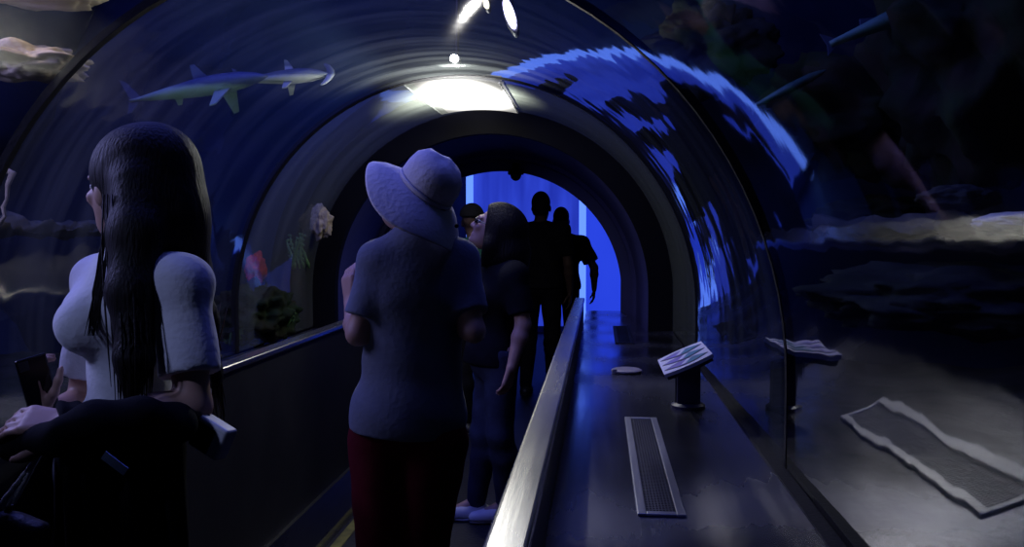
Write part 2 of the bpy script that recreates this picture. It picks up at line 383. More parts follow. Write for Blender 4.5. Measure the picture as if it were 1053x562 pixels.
def stance(H, loc, th, female=False, sw=None):
    k = H/1.7; sw = sw or (.165 if female else .19)
    R = Matrix.Rotation(th, 3, 'Z'); loc = Vector(loc)
    L = lambda x, y, z: loc+R @ Vector((x*k, y*k, z*k))
    J = dict(k=k, L=L, fw=R @ Vector((0, 1, 0)), rt=R @ Vector((1, 0, 0)), head=L(0, .03, 1.575), neck=L(0, -.015, 1.43), chest=L(0, 0, 1.24), belly=L(0, 0, 1.06), pelvis=L(0, 0, .93),
             hf=R @ Vector((0, 1, 0)), hu=Vector((0, 0, 1)))
    for q, n in ((-1, 'L'), (1, 'R')):
        J['sh'+n] = L(q*sw, -.01, 1.385); J['el'+n] = L(q*(sw+.055), -.03, 1.10); J['wr'+n] = L(q*(sw+.06), .04, .86)
        J['hd'+n] = Vector((0, 0, -1)); J['hp'+n] = -q*J['rt']; J['cu'+n] = .35; J['th'+n] = None
        J['hip'+n] = L(q*.09, 0, .90); J['kn'+n] = L(q*.1, .01, .49); J['an'+n] = L(q*.1, -.02, .085); J['ft'+n] = J['fw'].copy()
    return J
def torso(s, J, female, fat=0.0):
    k = J['k']; up = (J['neck']-J['pelvis']).normalized(); R = rotm(J['fw'], up)
    f = lambda r: tuple((q+fat)*k for q in r)
    if female:
        s.ell(J['chest'], f((.135, .095, .17)), R, .05); s.ell(J['belly'], f((.115, .088, .14)), R, .06); s.ell(J['pelvis'], f((.155, .11, .12)), R, .06)
        for q in (-1, 1): s.ell(J['chest']+J['rt']*q*.065*k+J['fw']*.085*k-up*.015*k, f((.062, .06, .065)), R, .035)
    else:
        s.ell(J['chest'], f((.165, .112, .19)), R, .05); s.ell(J['belly'], f((.148, .112, .16)), R, .07); s.ell(J['pelvis'], f((.155, .115, .12)), R, .06)
    for n in 'LR':
        s.cone(J['neck']-up*.03*k, J['sh'+n], (.05+fat)*k, (.05+fat)*k, .05)
        s.cone(J['chest']+(J['sh'+n]-J['neck'])*.5+up*.05*k, J['sh'+n], (.075+fat)*k, (.045+fat)*k, .05)
def arm(s, J, n, fat=0, upto=1.0, thin=1.0, fore=True):
    k = J['k']; a, e, w = J['sh'+n], J['el'+n], J['wr'+n]
    s.cone(a, a.lerp(e, upto if fore else upto+.14), ((.05 if fore else .045)*thin+fat)*k, ((.05-.012*upto)*thin+fat)*k if fore else (.047*thin+fat+.003)*k, .03, not fore)
    if fore:
        m = e.lerp(w, .3); s.cone(e, m, .038*thin*k, .040*thin*k, .02); s.cone(m, w, .040*thin*k, .026*thin*k, .02)
def leg(s, J, n, fat=0, upto=None):
    k = J['k']; h, q, a = J['hip'+n], J['kn'+n], J['an'+n]
    s.cone(h, q, (.082+fat)*k, (.054+fat)*k, .03)
    if upto is None or upto > 0:
        m = q.lerp(a, .3)-J['fw']*.015*k; s.cone(q, m, (.052+fat)*k, (.055+fat)*k, .03); s.cone(m, a, (.055+fat)*k, (.036+fat)*k, .02)
def shoe(J, n, root, m, vox):
    k = J['k']; a = J['an'+n]; f = Vector(J['ft'+n]); f.z = 0; f.normalize(); g = Vector((a.x, a.y, a.z-.085*k))
    s = Sdf(); s.chain([g-f*.05*k+V3(0, 0, .035*k), g+f*.05*k+V3(0, 0, .034*k), g+f*.16*k+V3(0, 0, .026*k)], [.036*k, .042*k, .028*k], .02)
    s.cone(g-f*.02*k+V3(0, 0, .03*k), a-V3(0, 0, .01), .042*k, .043*k, .03); s.cone(g+f*.08*k+V3(0, 0, .03*k), g+f*.17*k+V3(0, 0, .024*k), .043*k, .026*k, .03)
    o = s.build('shoe', m, root, vox, cuts=[(g+V3(0, 0, .012*k), (0, 0, -1)), (a+V3(0, 0, .0), (0, 0, 1))])
    t = Sdf(); t.chain([g-f*.052*k+V3(0, 0, .012*k), g+f*.06*k+V3(0, 0, .012*k), g+f*.165*k+V3(0, 0, .012*k)], [.04*k, .047*k, .033*k], .02)
    t.build('sole', M['sole'] if m is M['shoe'] else M['darkshoe'], o, vox, cuts=[(g+V3(0, 0, .001), (0, 0, -1)), (g+V3(0, 0, .018*k), (0, 0, 1))])
    return o
def person(label, J, female, top, bottom, shoes, vox=.008, sleeve=.62, hem=None, shorts=None, group='visitors in the tunnel', topname='shirt', botname='trousers', thin=1.0, face=True, hands='LR', skin=None, wob=.0025, fat=.018, neckcut=.035):
    k = J['k']; root = empty('person', J['L'](0, 0, 0), label, 'person', group)
    J['root'] = root
    Rh = rotm(J['hf'], J['hu']); J['Rh'] = Rh
    s = Sdf(); torso(s, J, female)
    s.cone(J['neck']-V3(0, 0, .02), J['head']-Vector(Rh[:, 2])*.05*k-Vector(Rh[:, 1])*.02*k, .055*k*thin, .050*k*thin, .03)
    P = add_head(s, J['head'], Rh, k); J['P'] = P
    for n in 'LR':
        arm(s, J, n, thin=thin); leg(s, J, n); s.cone(J['an'+n], J['an'+n]+Vector(J['ft'+n])*.1*k-V3(0, 0, .04*k), .036*k, .03*k, .02)
        side = (1 if n == 'L' else -1) if J['th'+n] is None else J['th'+n]
        add_hand(s, J['wr'+n], J['hd'+n], J['hp'+n], side, J['cu'+n], k)
    body = s.build('body', skin or M['skin'], root, vox); J['body'] = body
    if face: add_eyes(P, Rh, root, k)
    # top
    up = (J['neck']-J['pelvis']).normalized()
    s = Sdf(); torso(s, J, female, fat*.65)
    hem = J['pelvis']-up*.03*k if hem is None else hem
    s.ell(J['pelvis'], tuple((q+fat+.012)*k for q in (.155, .118, .16)), rotm(J['fw'], up), .05)
    cuts = [(hem, -up)]
    sl = Sdf(); sl.p = list(s.p)
    for n in 'LR':
        arm(sl, J, n, fat=fat, upto=sleeve, thin=thin, fore=sleeve > .95)
        J['sc'+n] = J['sh'+n].lerp(J['el'+n], sleeve)
    o = sl.build(topname, top, root, vox, cuts=cuts+[(J['neck']+up*neckcut*k-J['fw']*.0, up-J['fw']*.0)], wob=(wob, 34, 1.3)); J['top'] = o
    # bottom
    s = Sdf(); Rp = rotm(J['fw'], up)
    s.ell(J['pelvis'], tuple((q+.012)*k for q in ((.155, .11, .12) if female else (.155, .115, .12))), Rp, .05)
    for n in 'LR':
        leg(s, J, n, fat=.014 if shorts is None else .028, upto=None)
    cuts = [(J['pelvis']+up*.06*k, up)]
    if shorts is not None: cuts.append((V3(0, 0, shorts), (0, 0, -1)))
    else: cuts.append((V3(0, 0, .07*k), (0, 0, -1)))
    J['bot'] = s.build(botname, bottom, root, vox, cuts=cuts, wob=(wob, 30, .4))
    for n in 'LR': shoe(J, n, root, shoes, vox if vox < .009 else .009)
    return root
def strands(name, root, matl, paths, r0=.0025, n=5):
    b = MB()
    for p in paths: b.tube(p, [r0]*(len(p)-1)+[r0*.25], n)
    return b.build(name, matl, root, smooth=True)
# ================================================================== people
def hair_cap(s, J, f=1.0, r=(.086, .106, .104)):
    Rh, c, k = J['Rh'], Vector(J['head']), J['k']; P = J['P']
    s.ell(P(0, -.022, .040), tuple(q*k*f for q in r), Rh, .02)
def short_hair(J, root, vox, m=None):
    s = Sdf(); hair_cap(s, J, 1.0, (.080, .098, .098)); P = J['P']; s.ell(P(0, -.05, -.03), (.07*J['k'], .05*J['k'], .06*J['k']), J['Rh'], .03)
    f, u = Vector(J['Rh'][:, 1]), Vector(J['Rh'][:, 2])
    s.build('hair', m or M['hair'], root, vox, cuts=[(P(0, .05, .055), (f*1.0-u*.75)), (P(0, .0, -.07), -u)])

# ---- woman with long hair, left
J = stance(1.63, (at(152, 250, 1.98).x, 1.98, 0), math.radians(116), True)
J['head'] = at(131, 195, 1.96); J['neck'] = at(146, 258, 1.97); J['hf'] = Vector((-.90, .42, .02))
J['shL'] = at(186, 292, 1.86); J['shR'] = at(104, 290, 2.10); J['chest'] = at(132, 322, 1.98); J['belly'] = at(136, 400, 1.99)
J['pelvis'] = at(124, 482, 1.98); J['hipL'] = at(134, 496, 1.90); J['hipR'] = at(101, 496, 2.02); J['knL'] = V3(-1.04, 1.86, .47); J['knR'] = V3(-1.06, 2.03, .47); J['anL'] = V3(-.97, 1.88, .08); J['anR'] = V3(-.99, 2.05, .08)
J['elL'] = at(199, 418, 1.80); J['wrL'] = at(72, 436, 1.64); J['hdL'] = Vector((-1, -.15, .12)); J['hpL'] = Vector((.1, .55, -.8)); J['cuL'] = .45
J['elR'] = at(84, 418, 2.10); J['wrR'] = at(46, 424, 1.93); J['hdR'] = Vector((-.25, -.1, .95)); J['hpR'] = Vector((.6, .75, .1)); J['cuR'] = .7
W1 = person('woman with long dark hair in a white t-shirt, a black jacket over her arm', J, True, M['tee'], M['bluedenim'], M['darkshoe'], vox=.0065, sleeve=.60, botname='jeans', topname='t_shirt')
JW = J
s = Sdf(); hair_cap(s, J, 1.05); P = J['P']
s.ell(at(165, 190, 1.98), (.085, .10, .11), None, .04)
s.chain([at(160, 170, 1.97), at(164, 225, 1.96), at(180, 278, 2.01)], [.098, .106, .085], .04)
s.chain([at(140, 190, 1.88), at(140, 240, 1.84), at(134, 300, 1.79), at(138, 370, 1.745), at(134, 415, 1.73)], [.050, .055, .045, .036, .012], .03)
s.chain([at(105, 255, 1.98), at(102, 290, 1.93), at(97, 335, 1.87)], [.03, .014, .006], .02)
s.chain([at(186, 275, 2.04), at(205, 330, 2.06), at(214, 385, 2.06), at(217, 415, 2.06)], [.06, .042, .030, .010], .03)
hair = s.build('hair', M['hair'], W1, .006, cuts=[(P(0, .052, 0), Vector(J['Rh'][:, 1])+Vector(J['Rh'][:, 2])*-.35)])
random.seed(3); paths = []
for i in range(150):
    a = random.random(); o = V3(random.gauss(0, .012), random.gauss(0, .012), 0)
    e = random.uniform(.75, 1.1)
    pts = [(178+14*a, 175+10*a), (196+12*a, 225), (198+12*a, 280), (206+12*a, 330), (212+10*a, 380*e**.3), (215+12*a, 412*e)]
    paths.append([at(x+random.gauss(0, 1.2), y, 2.0+.05*a+.012*j)+o*(j/5) for j, (x, y) in enumerate(pts)])
strands('hair_lengths', W1, M['hairbrown'], paths, .0022)
paths = []
for i in range(80):
    a = random.random(); o = V3(random.gauss(0, .006), random.gauss(0, .01), 0)
    pts = [(112+24*a, 200), (110+34*a, 250), (112+42*a, 300), (116+40*a, 350), (120+34*a, 400+random.uniform(-10, 25))]
    paths.append([at(x, y, (1.835, 1.80, 1.765, 1.72, 1.70)[j]+.02*abs(a-.5)*4)+o for j, (x, y) in enumerate(pts)])
for i in range(22):
    a = random.random(); pts = [(112, 225), (108-6*a, 262), (104-8*a, 300), (98-10*a, 345)]
    paths.append([at(x+random.gauss(0, 1.5), y, (1.86, 1.86, 1.845, 1.82)[j]) for j, (x, y) in enumerate(pts)])
strands('hair_lengths', W1, M['hair'], paths, .0022)
# jacket over her forearm
A, B = at(60, 446, 1.64), at(186, 446, 1.80); b = MB(); rings = []; dn = (B-A); side = Vector((-dn.y, dn.x, 0)).normalized(); side = side if side.y < 0 else -side
for i in range(41):
    t = i/40; p = A.lerp(B, t); rr = []; fo = .012*math.sin(17*t)+.008*math.sin(41*t+1)
    drop = .50+.03*math.sin(9*t); w = .058+fo*.6-.012*abs(t-.5)
    prof = [(w+.03+fo*1.5, -drop), (w+.028+fo*1.4, -drop*.7), (w+.018+fo, -drop*.4), (w+.006+fo*.7, -.10), (w, -.02), (w*.72, .040), (.0, .064+fo*.4), (-w*.72, .040), (-w, -.03), (-w-.004, -.14), (-w, -.26), (-w+.02, -.26), (-w+.022, -.1), (0, -.075), (w-.02, -.1), (w+.01+fo, -drop*.7), (w+.012+fo*1.4, -drop)]
    x0 = -.018*math.exp(-((t)/.1)**2)
    for a_, z_ in prof: rr.append(p+side*a_+V3(.02*math.sin(6*z_+3*t)*(-z_), 0, z_))
    rings.append(rr)
b.loft(rings); jk = empty('jacket', A.lerp(B, .5)-V3(0, 0, .5), 'black jacket draped over the forearm of the long-haired woman', 'jacket')
b.build('cloth', M['dark'], jk, smooth=True)
q = at(118, 476, 1.55); b = MB(); b.box(-.027, .027, -.0015, .0015, -.0085, .0085, M=Matrix.Translation(q) @ Matrix.Rotation(.62, 4, 'Y')); b.build('care_label', M['tagc'], jk)
# sleeve of the jacket bunched by the elbow
s = Sdf(); s.chain([at(-25, 462, 1.66), at(20, 458, 1.64), at(66, 446, 1.60), at(100, 436, 1.62), at(140, 432, 1.66), at(178, 436, 1.72)], [.02, .028, .034, .038, .042, .045], .03)
s.build('sleeve', M['dark'], jk, .007, wob=(.006, 40, .7))
# phone in her far hand
q = at(39, 396, 1.90); ph = empty('phone', q-V3(0, 0, .07), 'black phone held upright by the long-haired woman', 'phone')
T = Matrix.Translation(q) @ Matrix.Rotation(.9, 4, 'Z') @ Matrix.Rotation(-.22, 4, 'Y')
b = MB(); b.box(-.034, .034, -.004, .004, -.07, .07, .004, T); b.build('case', M['phone'], ph)
b = MB(); b.box(-.030, .030, .0042, .0048, -.064, .064, M=T); b.build('screen', M['screen'], ph)
b = MB(); b.box(-.030, -.008, -.0062, -.0038, .042, .064, .002, T); b.build('lens_plate', M['metal'], ph)
# white camera hanging at her elbow
q = at(219, 449, 1.78); cm = empty('compact_camera', q-V3(0, 0, .04), 'small white compact camera hanging beside the elbow of the long-haired woman', 'camera')
T = Matrix.Translation(q) @ Matrix.Rotation(.42, 4, 'Y') @ Matrix.Rotation(-.25, 4, 'Z')
b = MB(); b.box(-.040, .040, -.02, .02, -.036, .036, .007, T); b.build('case', M['white'], cm)
b = MB(); b.box(-.036, .014, -.0212, -.0195, -.030, .024, .003, T); b.build('screen', M['screen'], cm)
b = MB(); b.tube([T @ V3(0, -.0, .0), T @ V3(0, .03, 0)], .02, 20); b.build('lens_barrel', M['metal'], cm)
b = MB(); b.tube([at(200, 300, 1.93), at(212, 350, 1.95), at(216, 400, 1.945), T @ V3(-.03, 0, .034)], .004, 6); b.build('strap', M['bag'], cm)
# handbag
q = at(14, 560, 1.66); hb = empty('handbag', q-V3(0, 0, .16), 'dark handbag with a pearl bead strap hanging at the lower left corner', 'handbag')
s = Sdf(); s.ell(q-V3(0.01, 0, .04), (.085, .05, .11), None, .02); s.cone(q+V3(-.06, 0, .03), q+V3(.06, 0, .03), .02, .02, .03); s.build('pouch', M['bag'], hb, .007, wob=(.003, 40, .2))
b = MB(); random.seed(5)
for i in range(30):
    t = i/29; p = at(43-33*t, 468+50*t, 1.66)
    for j in (-1.5, -.5, .5, 1.5): b.ball(p+V3(j*.0105*(.5+.9*t), -.004*abs(j)-.01, j*.0075+.001*math.sin(i)), .0056, sub=1)
b.build('bead_strap', M['pearl'], hb, smooth=True)
b = MB(); b.tube([at(10, 518, 1.66), at(4, 540, 1.66)], .007); b.build('strap_end', M['bag'], hb)

# ---- man in the floppy hat
J = stance(1.74, (at(428, 250, 2.75).x, 2.75, 0), math.radians(14), False, .195)
J['neck'] = at(432, 238, 2.75); J['head'] = at(427, 205, 2.77); J['hf'] = Vector((-.62, .55, .50)); J['hu'] = Vector((.60, -.16, .78))
J['shL'] = at(390, 270, 2.72); J['shR'] = at(472, 268, 2.80); J['chest'] = at(428, 300, 2.76); J['belly'] = at(424, 372, 2.76); J['pelvis'] = at(420, 428, 2.76)
J['elL'] = at(368, 343, 2.68); J['wrL'] = at(361, 312, 2.90); J['hdL'] = Vector((-.15, .2, 1)); J['hpL'] = Vector((.6, .6, 0)); J['cuL'] = .6
J['elR'] = at(487, 340, 2.72); J['wrR'] = at(452, 325, 2.98); J['hdR'] = Vector((-.8, .3, .4)); J['hpR'] = Vector((-.3, .7, -.3)); J['cuR'] = .6
J['hipL'] = at(393, 452, 2.76); J['hipR'] = at(446, 452, 2.76); J['knL'] = at(396, 590, 2.74); J['knR'] = at(430, 590, 2.78)
MH = person('man seen from behind in a floppy pale hat, slate blue t-shirt and maroon shorts', J, False, M['greytee'], M['maroon'], M['darkshoe'], vox=.0065, sleeve=.62, thin=.9, shorts=.34, botname='shorts', topname='t_shirt', hem=at(420, 442, 2.76), fat=.014)
short_hair(J, MH, .008)
hu = Vector((.60, -.22, .77)).normalized(); hf = Vector((-.62, .55, .50)); hf = (hf-hu*hf.dot(hu)).normalized(); hr = hf.cross(hu)
hc = J['head']+hu*.045+hf*-.012
T = Matrix(((hr.x, hf.x, hu.x, hc.x), (hr.y, hf.y, hu.y, hc.y), (hr.z, hf.z, hu.z, hc.z), (0, 0, 0, 1)))
def ring(rx, ry, z, amp=0, n=64, ph=0, up=0):
    return [T @ Vector((rx*math.cos(2*PI*k/n), ry*math.sin(2*PI*k/n), z+amp*math.sin(3*2*PI*k/n+ph)+up*math.sin(2*PI*k/n))) for k in range(n)]
b = MB(); b.loft([ring(.086, .100, .000), ring(.090, .104, .022), ring(.090, .103, .055, .003), ring(.082, .094, .088, .003, ph=1), ring(.060, .070, .112, .004, ph=2), ring(.03, .035, .124, .003), ring(.004, .004, .127)][::1])
for v in b.b.verts: v.co += Vector((1, .4, .2))*.0035*noise.noise(v.co*26)
ht = b.build('hat', M['hat'], MH, smooth=True)
b = MB(); prof = [(.088, .102, .004, 0, 0), (.115, .132, -.008, .004, .004), (.150, .168, -.030, .010, .012), (.182, .198, -.060, .016, .020), (.186, .202, -.066, .016, .020), (.180, .196, -.064, .016, .020), (.148, .166, -.035, .010, .012), (.113, .13, -.013, .004, .004), (.086, .1, -.002, 0, 0)]
b.loft([ring(x, y, z, a, ph=.6, up=u) for x, y, z, a, u in prof]); b.build('brim', M['hat'], ht, smooth=True)
b = MB(); b.loft([ring(.0915, .1055, .003), ring(.0925, .1065, .012), ring(.0915, .1055, .02), ring(.088, .102, .012)]); b.build('hat_band', M['hat'], ht, smooth=True)
gp = T @ V3(.06, -.145, -.016); b = MB(); b.ball(gp, .007, sub=2); b.build('eyelet', M['black'], ht, smooth=True)
# ---- woman in black looking up
J = stance(1.56, (at(512, 300, 4.2).x, 4.2, 0), math.radians(108), True)
J['head'] = at(507, 236, 4.2); J['neck'] = at(514, 268, 4.22); J['hf'] = Vector((-.86, -.12, .45)); J['hu'] = Vector((.45, 0, .86))
J['shL'] = at(529, 283, 4.08); J['shR'] = at(499, 280, 4.34); J['chest'] = at(510, 305, 4.2); J['belly'] = at(508, 340, 4.2); J['pelvis'] = at(506, 368, 4.2)
J['elL'] = at(538, 333, 4.04); J['wrL'] = at(526, 378, 4.0); J['hdL'] = Vector((-.25, -.1, -1)); J['hpL'] = Vector((-.8, .5, 0)); J['cuL'] = .4
J['anR'] = at(489, 522, 4.22); J['anR'].z = .08; J['knR'] = at(497, 445, 4.2); J['anL'] = at(520, 520, 4.2); J['anL'].z = .08; J['ftR'] = Vector((-1, -.25, 0)); J['ftL'] = Vector((-1, -.3, 0))
W2 = person('woman in a black top, dark jeans and white shoes, gazing up to the left', J, True, M['dark'], M['denim'], M['shoe'], vox=.007, sleeve=.66, botname='jeans', topname='top')
s = Sdf(); hair_cap(s, J, 1.16); P = J['P']; s.chain([P(0, -.07, .03), P(0, -.10, -.08), at(525, 262, 4.2), at(531, 282, 4.2), at(543, 293, 4.18)], [.105, .105, .09, .05, .012], .04)
s.chain([P(-.06, -.02, .02), P(-.075, -.02, -.08), P(-.07, -.03, -.17)], [.04, .045, .02], .03)
s.build('hair', M['hair'], W2, .007, cuts=[(P(0, .055, .03), Vector(J['Rh'][:, 1])*1-Vector(J['Rh'][:, 2])*.35)])
random.seed(9); paths = []
for i in range(50):
    a = random.uniform(-1, 1); paths.append([P(.07*a, .0, .135-.05*a*a), P(.085*a, -.07, .115-.05*a*a), P(.09*a, -.115, .02), at(526+4*a, 262, 4.2+.05*a), at(531+5*a, 283+3*random.random(), 4.2+.04*a), at(536+8*random.random(), 290+5*random.random(), 4.18)])
strands('hair_lengths', W2, M['hairbrown'], paths, .003)
b = MB()
for q in (-1, 1): b.ball(P(q*.032, .103, .006), (.024, .004, .019), Matrix(J['Rh'].tolist()).to_4x4(), 2)
gl = b.build('glasses', M['lens'], W2, smooth=True)
b = MB(); b.tube([P(-.012, .106, .01), P(0, .11, .012), P(.012, .106, .01)], .0025, 6)
for q in (-1, 1): b.tube([P(q*.055, .098, .012), P(q*.075, .05, .012), P(q*.082, -.01, .008)], .0025, 6)
b.build('glasses_frame', M['metal'], gl)
# ---- person in a dark cap behind her
J = stance(1.60, (at(488, 250, 6.1).x, 6.1, 0), math.radians(40), False, .17)
J['hf'] = Vector((.1, 1, .1))
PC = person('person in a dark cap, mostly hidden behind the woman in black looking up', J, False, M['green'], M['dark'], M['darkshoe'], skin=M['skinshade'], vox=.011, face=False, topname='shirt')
P = J['P']; s = Sdf(); s.ell(P(0, -.012, .045), (.086, .104, .092), J['Rh'], .02); fw = Vector(J['Rh'][:, 1]); uu = Vector(J['Rh'][:, 2])
cp = s.build('cap', M['dark'], PC, .009, cuts=[(P(0, 0, .045), -uu)])
b = MB(); b.prism([(.07*math.cos(a), .09+.075*math.sin(a)) for a in [PI*i/16 for i in range(17)]], Matrix.Translation(J['head']+uu*.05) @ Matrix(J['Rh'].tolist()).to_4x4(), .006); b.build('peak', M['dark'], cp)
# ---- silhouettes in the blue room, shade put into black clothes and darkened skin
J = stance(1.75, (at(556, 250, 7.6).x, 7.6, 0), math.radians(-6), False, .185)
J['anL'] = J['L'](-.10, -.14, .09); J['anR'] = J['L'](.09, .16, .085)
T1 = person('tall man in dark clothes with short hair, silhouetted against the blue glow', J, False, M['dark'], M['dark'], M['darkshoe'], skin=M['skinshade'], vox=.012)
short_hair(J, T1, .011)
J = stance(1.635, (at(577, 250, 8.3).x, 8.3, 0), math.radians(4), False, .205)
J['shL'].z -= .035; J['shR'].z -= .035; J['elR'] = at(611, 275, 8.25); J['wrR'] = at(611, 297, 8.3); J['hdR'] = Vector((-.05, .1, -1))
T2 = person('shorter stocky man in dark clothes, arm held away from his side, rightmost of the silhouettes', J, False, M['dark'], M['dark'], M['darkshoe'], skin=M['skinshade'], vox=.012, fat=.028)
short_hair(J, T2, .011)
# ================================================================== the tunnel
def cx(Y): return -.695-.010*(Y-2.42)
SPR, RAD, LEDGE, RAILZ = 1.01, 1.2, .77, .95
def arch(c, zs, r, zb, n=48):
    pts = [(c+r, zb+(zs-zb)*t) for t in (0, .33, .66)]
    pts += [(c+r*math.cos(PI*i/n), zs+r*math.sin(PI*i/n)) for i in range(n+1)]
    return pts + [(c-r, zb+(zs-zb)*t) for t in (.66, .33, 0)]
def panel(name, y0, y1, m, seg=6):
    b = MB(); rings = []
    for i in range(seg+1):
        Y = y0+(y1-y0)*i/seg; rings.append([Vector((x, Y, z)) for x, z in arch(cx(Y), SPR, RAD, LEDGE+.005)])
    b.loft(rings, closed=False)
    for f in b.b.faces:                                    # normals towards the inside
        c = f.calc_center_median(); f.normal_update()
        if f.normal.dot(Vector((cx(c.y)-c.x, 0, 1.0-c.z))) < 0: f.normal_flip()
    return tag(b.build(name, m, smooth=True, fix=False), kind='structure')
panel('window_1', -1.2, 2.41, M['acrylic'], 8); panel('window_2', 2.43, 4.45, M['acrylic2']); panel('window_3', 4.47, 5.73, M['acrylic3'])
def archband(name, y0, y1, r0, r1, m, zb=LEDGE, dz=0, kind='structure', c0=None):
    b = MB()
    c = cx((y0+y1)/2) if c0 is None else c0
    a, o = arch(c, SPR+dz, r0, zb), arch(c, SPR+dz, r1, zb)
    b.loft([[Vector((x, y0, z)) for x, z in a], [Vector((x, y1, z)) for x, z in a], [Vector((x, y1, z)) for x, z in o], [Vector((x, y0, z)) for x, z in o], [Vector((x, y0, z)) for x, z in a]], closed=False)
    return tag(b.build(name, m, smooth=False), kind=kind)
archband('trim_1', 2.408, 2.432, 1.1985, 1.222, M['black'])
archband('trim_2', 4.435, 4.475, 1.196, 1.22, M['black'])
archband('trim_3', 5.73, 5.80, 1.045, 1.5, M['portal'], zb=0)
# collar behind the black ring
b = MB(); rings = []
for Y, c, z, r in ((5.79, -.735, 1.01, 1.06), (7.0, -.80, .94, 1.09), (7.02, -.80, .94, 1.06), (7.1, -.80, .93, 1.06), (7.1, -.81, .92, .985), (7.16, -.81, .92, .985), (7.16, -.81, .92, 1.5)):
    rings.append([Vector((x, Y, q)) for x, q in arch(c, z, r, 0)])
b.loft(rings, closed=False); tag(b.build('wall_portal', M['collar'], smooth=False), kind='structure')
# floor, parapets, skirting
b = MB(); b.box(-1.9, .6, -1.2, 7.15, -.06, 0); b.box(-4.2, 3.2, 7.15, 12.3, -.06, 0); tag(b.build('floor', M['floor']), kind='structure')
b = MB(); b.box(-.166, -.112, -1.2, 6.2, 0, .925); tag(b.build('wall_right', M['parapet']), kind='structure')
b = MB(); b.box(-1.350, -1.296, -1.2, 5.73, 0, .925); tag(b.build('wall_left', M['parapet']), kind='structure')
b = MB(); b.prism([(0, 0), (.075, 0), (.075, .05), (.018, .19), (0, .19)], Matrix.Translation((-1.296, 2.25, 0)) @ Matrix.Rotation(PI/2, 4, 'X'), 6.9); tag(b.build('baseboard_left', M['skirt']), kind='structure')
b = MB(); b.prism([(0, 0), (.02, 0), (.02, .12), (0, .12)], Matrix.Translation((-.186, 2.25, 0)) @ Matrix.Rotation(PI/2, 4, 'X'), 6.9); tag(b.build('baseboard_right', M['skirt']), kind='structure')
b = MB(); b.box(-1.20, -1.15, -1.2, 5.7, 0, .004); tag(b.build('trim_4', M['yellow']), kind='structure')
# handrails
def handrail(x0, x1, y1, label, m):
    b = MB(); b.box(x0, x1, -1.1, y1, RAILZ-.025, RAILZ, .008); o = b.build('handrail', m)
    return tag(o, label, 'handrail')
handrail(-.174, -.104, 6.15, 'scratched satin steel handrail right of the visitors, running up beside the steel ledge', M['rail'])
handrail(-1.356, -1.286, 5.72, 'thin bright handrail on the left parapet, behind the man in the hat', M['rail'])
# ledges
b = MB(); b.prism([(-.111, -1.2), (.47, -1.2), (.47, 5.72), (.295, 5.72), (.295, 5.82), (.165, 7.14), (-.111, 7.14)], Matrix.Translation((0, 0, (LEDGE+.04)/2)), LEDGE-.04); o = b.build('ledge', M['ledge']); tag(o, 'wide brushed steel ledge between the right handrail and the curved acrylic wall', 'ledge')
g = MB(); g.box(.470, .505, -1.2, 5.72, LEDGE-.03, LEDGE+.006); g.build('gasket_strip', M['black'], o)
g = MB(); g.box(.508, .54, -1.2, 5.72, LEDGE-.05, LEDGE+.02); g.build('clamping_bar', M['black'], o)
b = MB(); b.box(-1.9, -1.351, -1.2, 5.72, .04, LEDGE, .004); o = b.build('ledge', M['ledge']); tag(o, 'left steel ledge behind the left handrail under the acrylic', 'ledge')
# vent grilles set in the ledge
def grille(x0, x1, y0, y1, label, m=None):
    root = empty('vent_grille', ((x0+x1)/2, (y0+y1)/2, LEDGE), label, 'vent', 'ventilation grilles in the right ledge')
    w, z = .021, LEDGE+.007
    b = MB()
    b.box(x0, x0+w, y0, y1, LEDGE+.0003, z, .002); b.box(x1-w, x1, y0, y1, LEDGE+.0003, z, .002)
    b.box(x0+w, x1-w, y0, y0+w, LEDGE+.0003, z, .002); b.box(x0+w, x1-w, y1-w, y1, LEDGE+.0003, z, .002)
    b.build('frame', m or M['grille'], root)
    b = MB(); b.box(x0+w, x1-w, y0+w, y1-w, LEDGE, LEDGE+.0012); b.build('hollow_shade_sheet', M['portal'], root)  # black sheet for the shade in the hollow beneath the slots
    b = MB(); n = int((y1-y0-2*w)/.0125)
    for i in range(n):
        y = y0+w+(i+.5)*(y1-y0-2*w)/n; b.box(x0+w, x1-w, y-.0024, y+.0024, LEDGE+.0012, LEDGE+.0045)
    for i in range(1, 9):
        x = x0+w+(x1-x0-2*w)*i/9; b.box(x-.0012, x+.0012, y0+w, y1-w, LEDGE+.0012, LEDGE+.004)
    b.build('mesh_panel', m or M['slots'], root)
    return root
grille(.088, .198, 1.985, 3.03, 'long slotted steel vent grille in the right ledge, nearest the camera')
grille(.09, .2, 5.05, 5.95, 'dark vent grille at the far end of the right ledge, beyond the beige disc', M['darkgrille'])
# disc on the ledge
c = V3(.125, 4.03, LEDGE); root = empty('cover_disc', c, 'small round beige cover disc lying on the steel ledge left of the sign', 'cover')
b = MB(); b.lathe([(.0, 0), (.066, 0), (.07, .006), (.07, .012), (.06, .017), (0, .018)], Matrix.Translation(c), 40); b.build('disc', M['beige'], root, smooth=False)
b = MB(); b.box(c.x-.066, c.x-.046, c.y-.05, c.y-.03, LEDGE, LEDGE+.022, .003); b.build('catch', M['beige'], root)
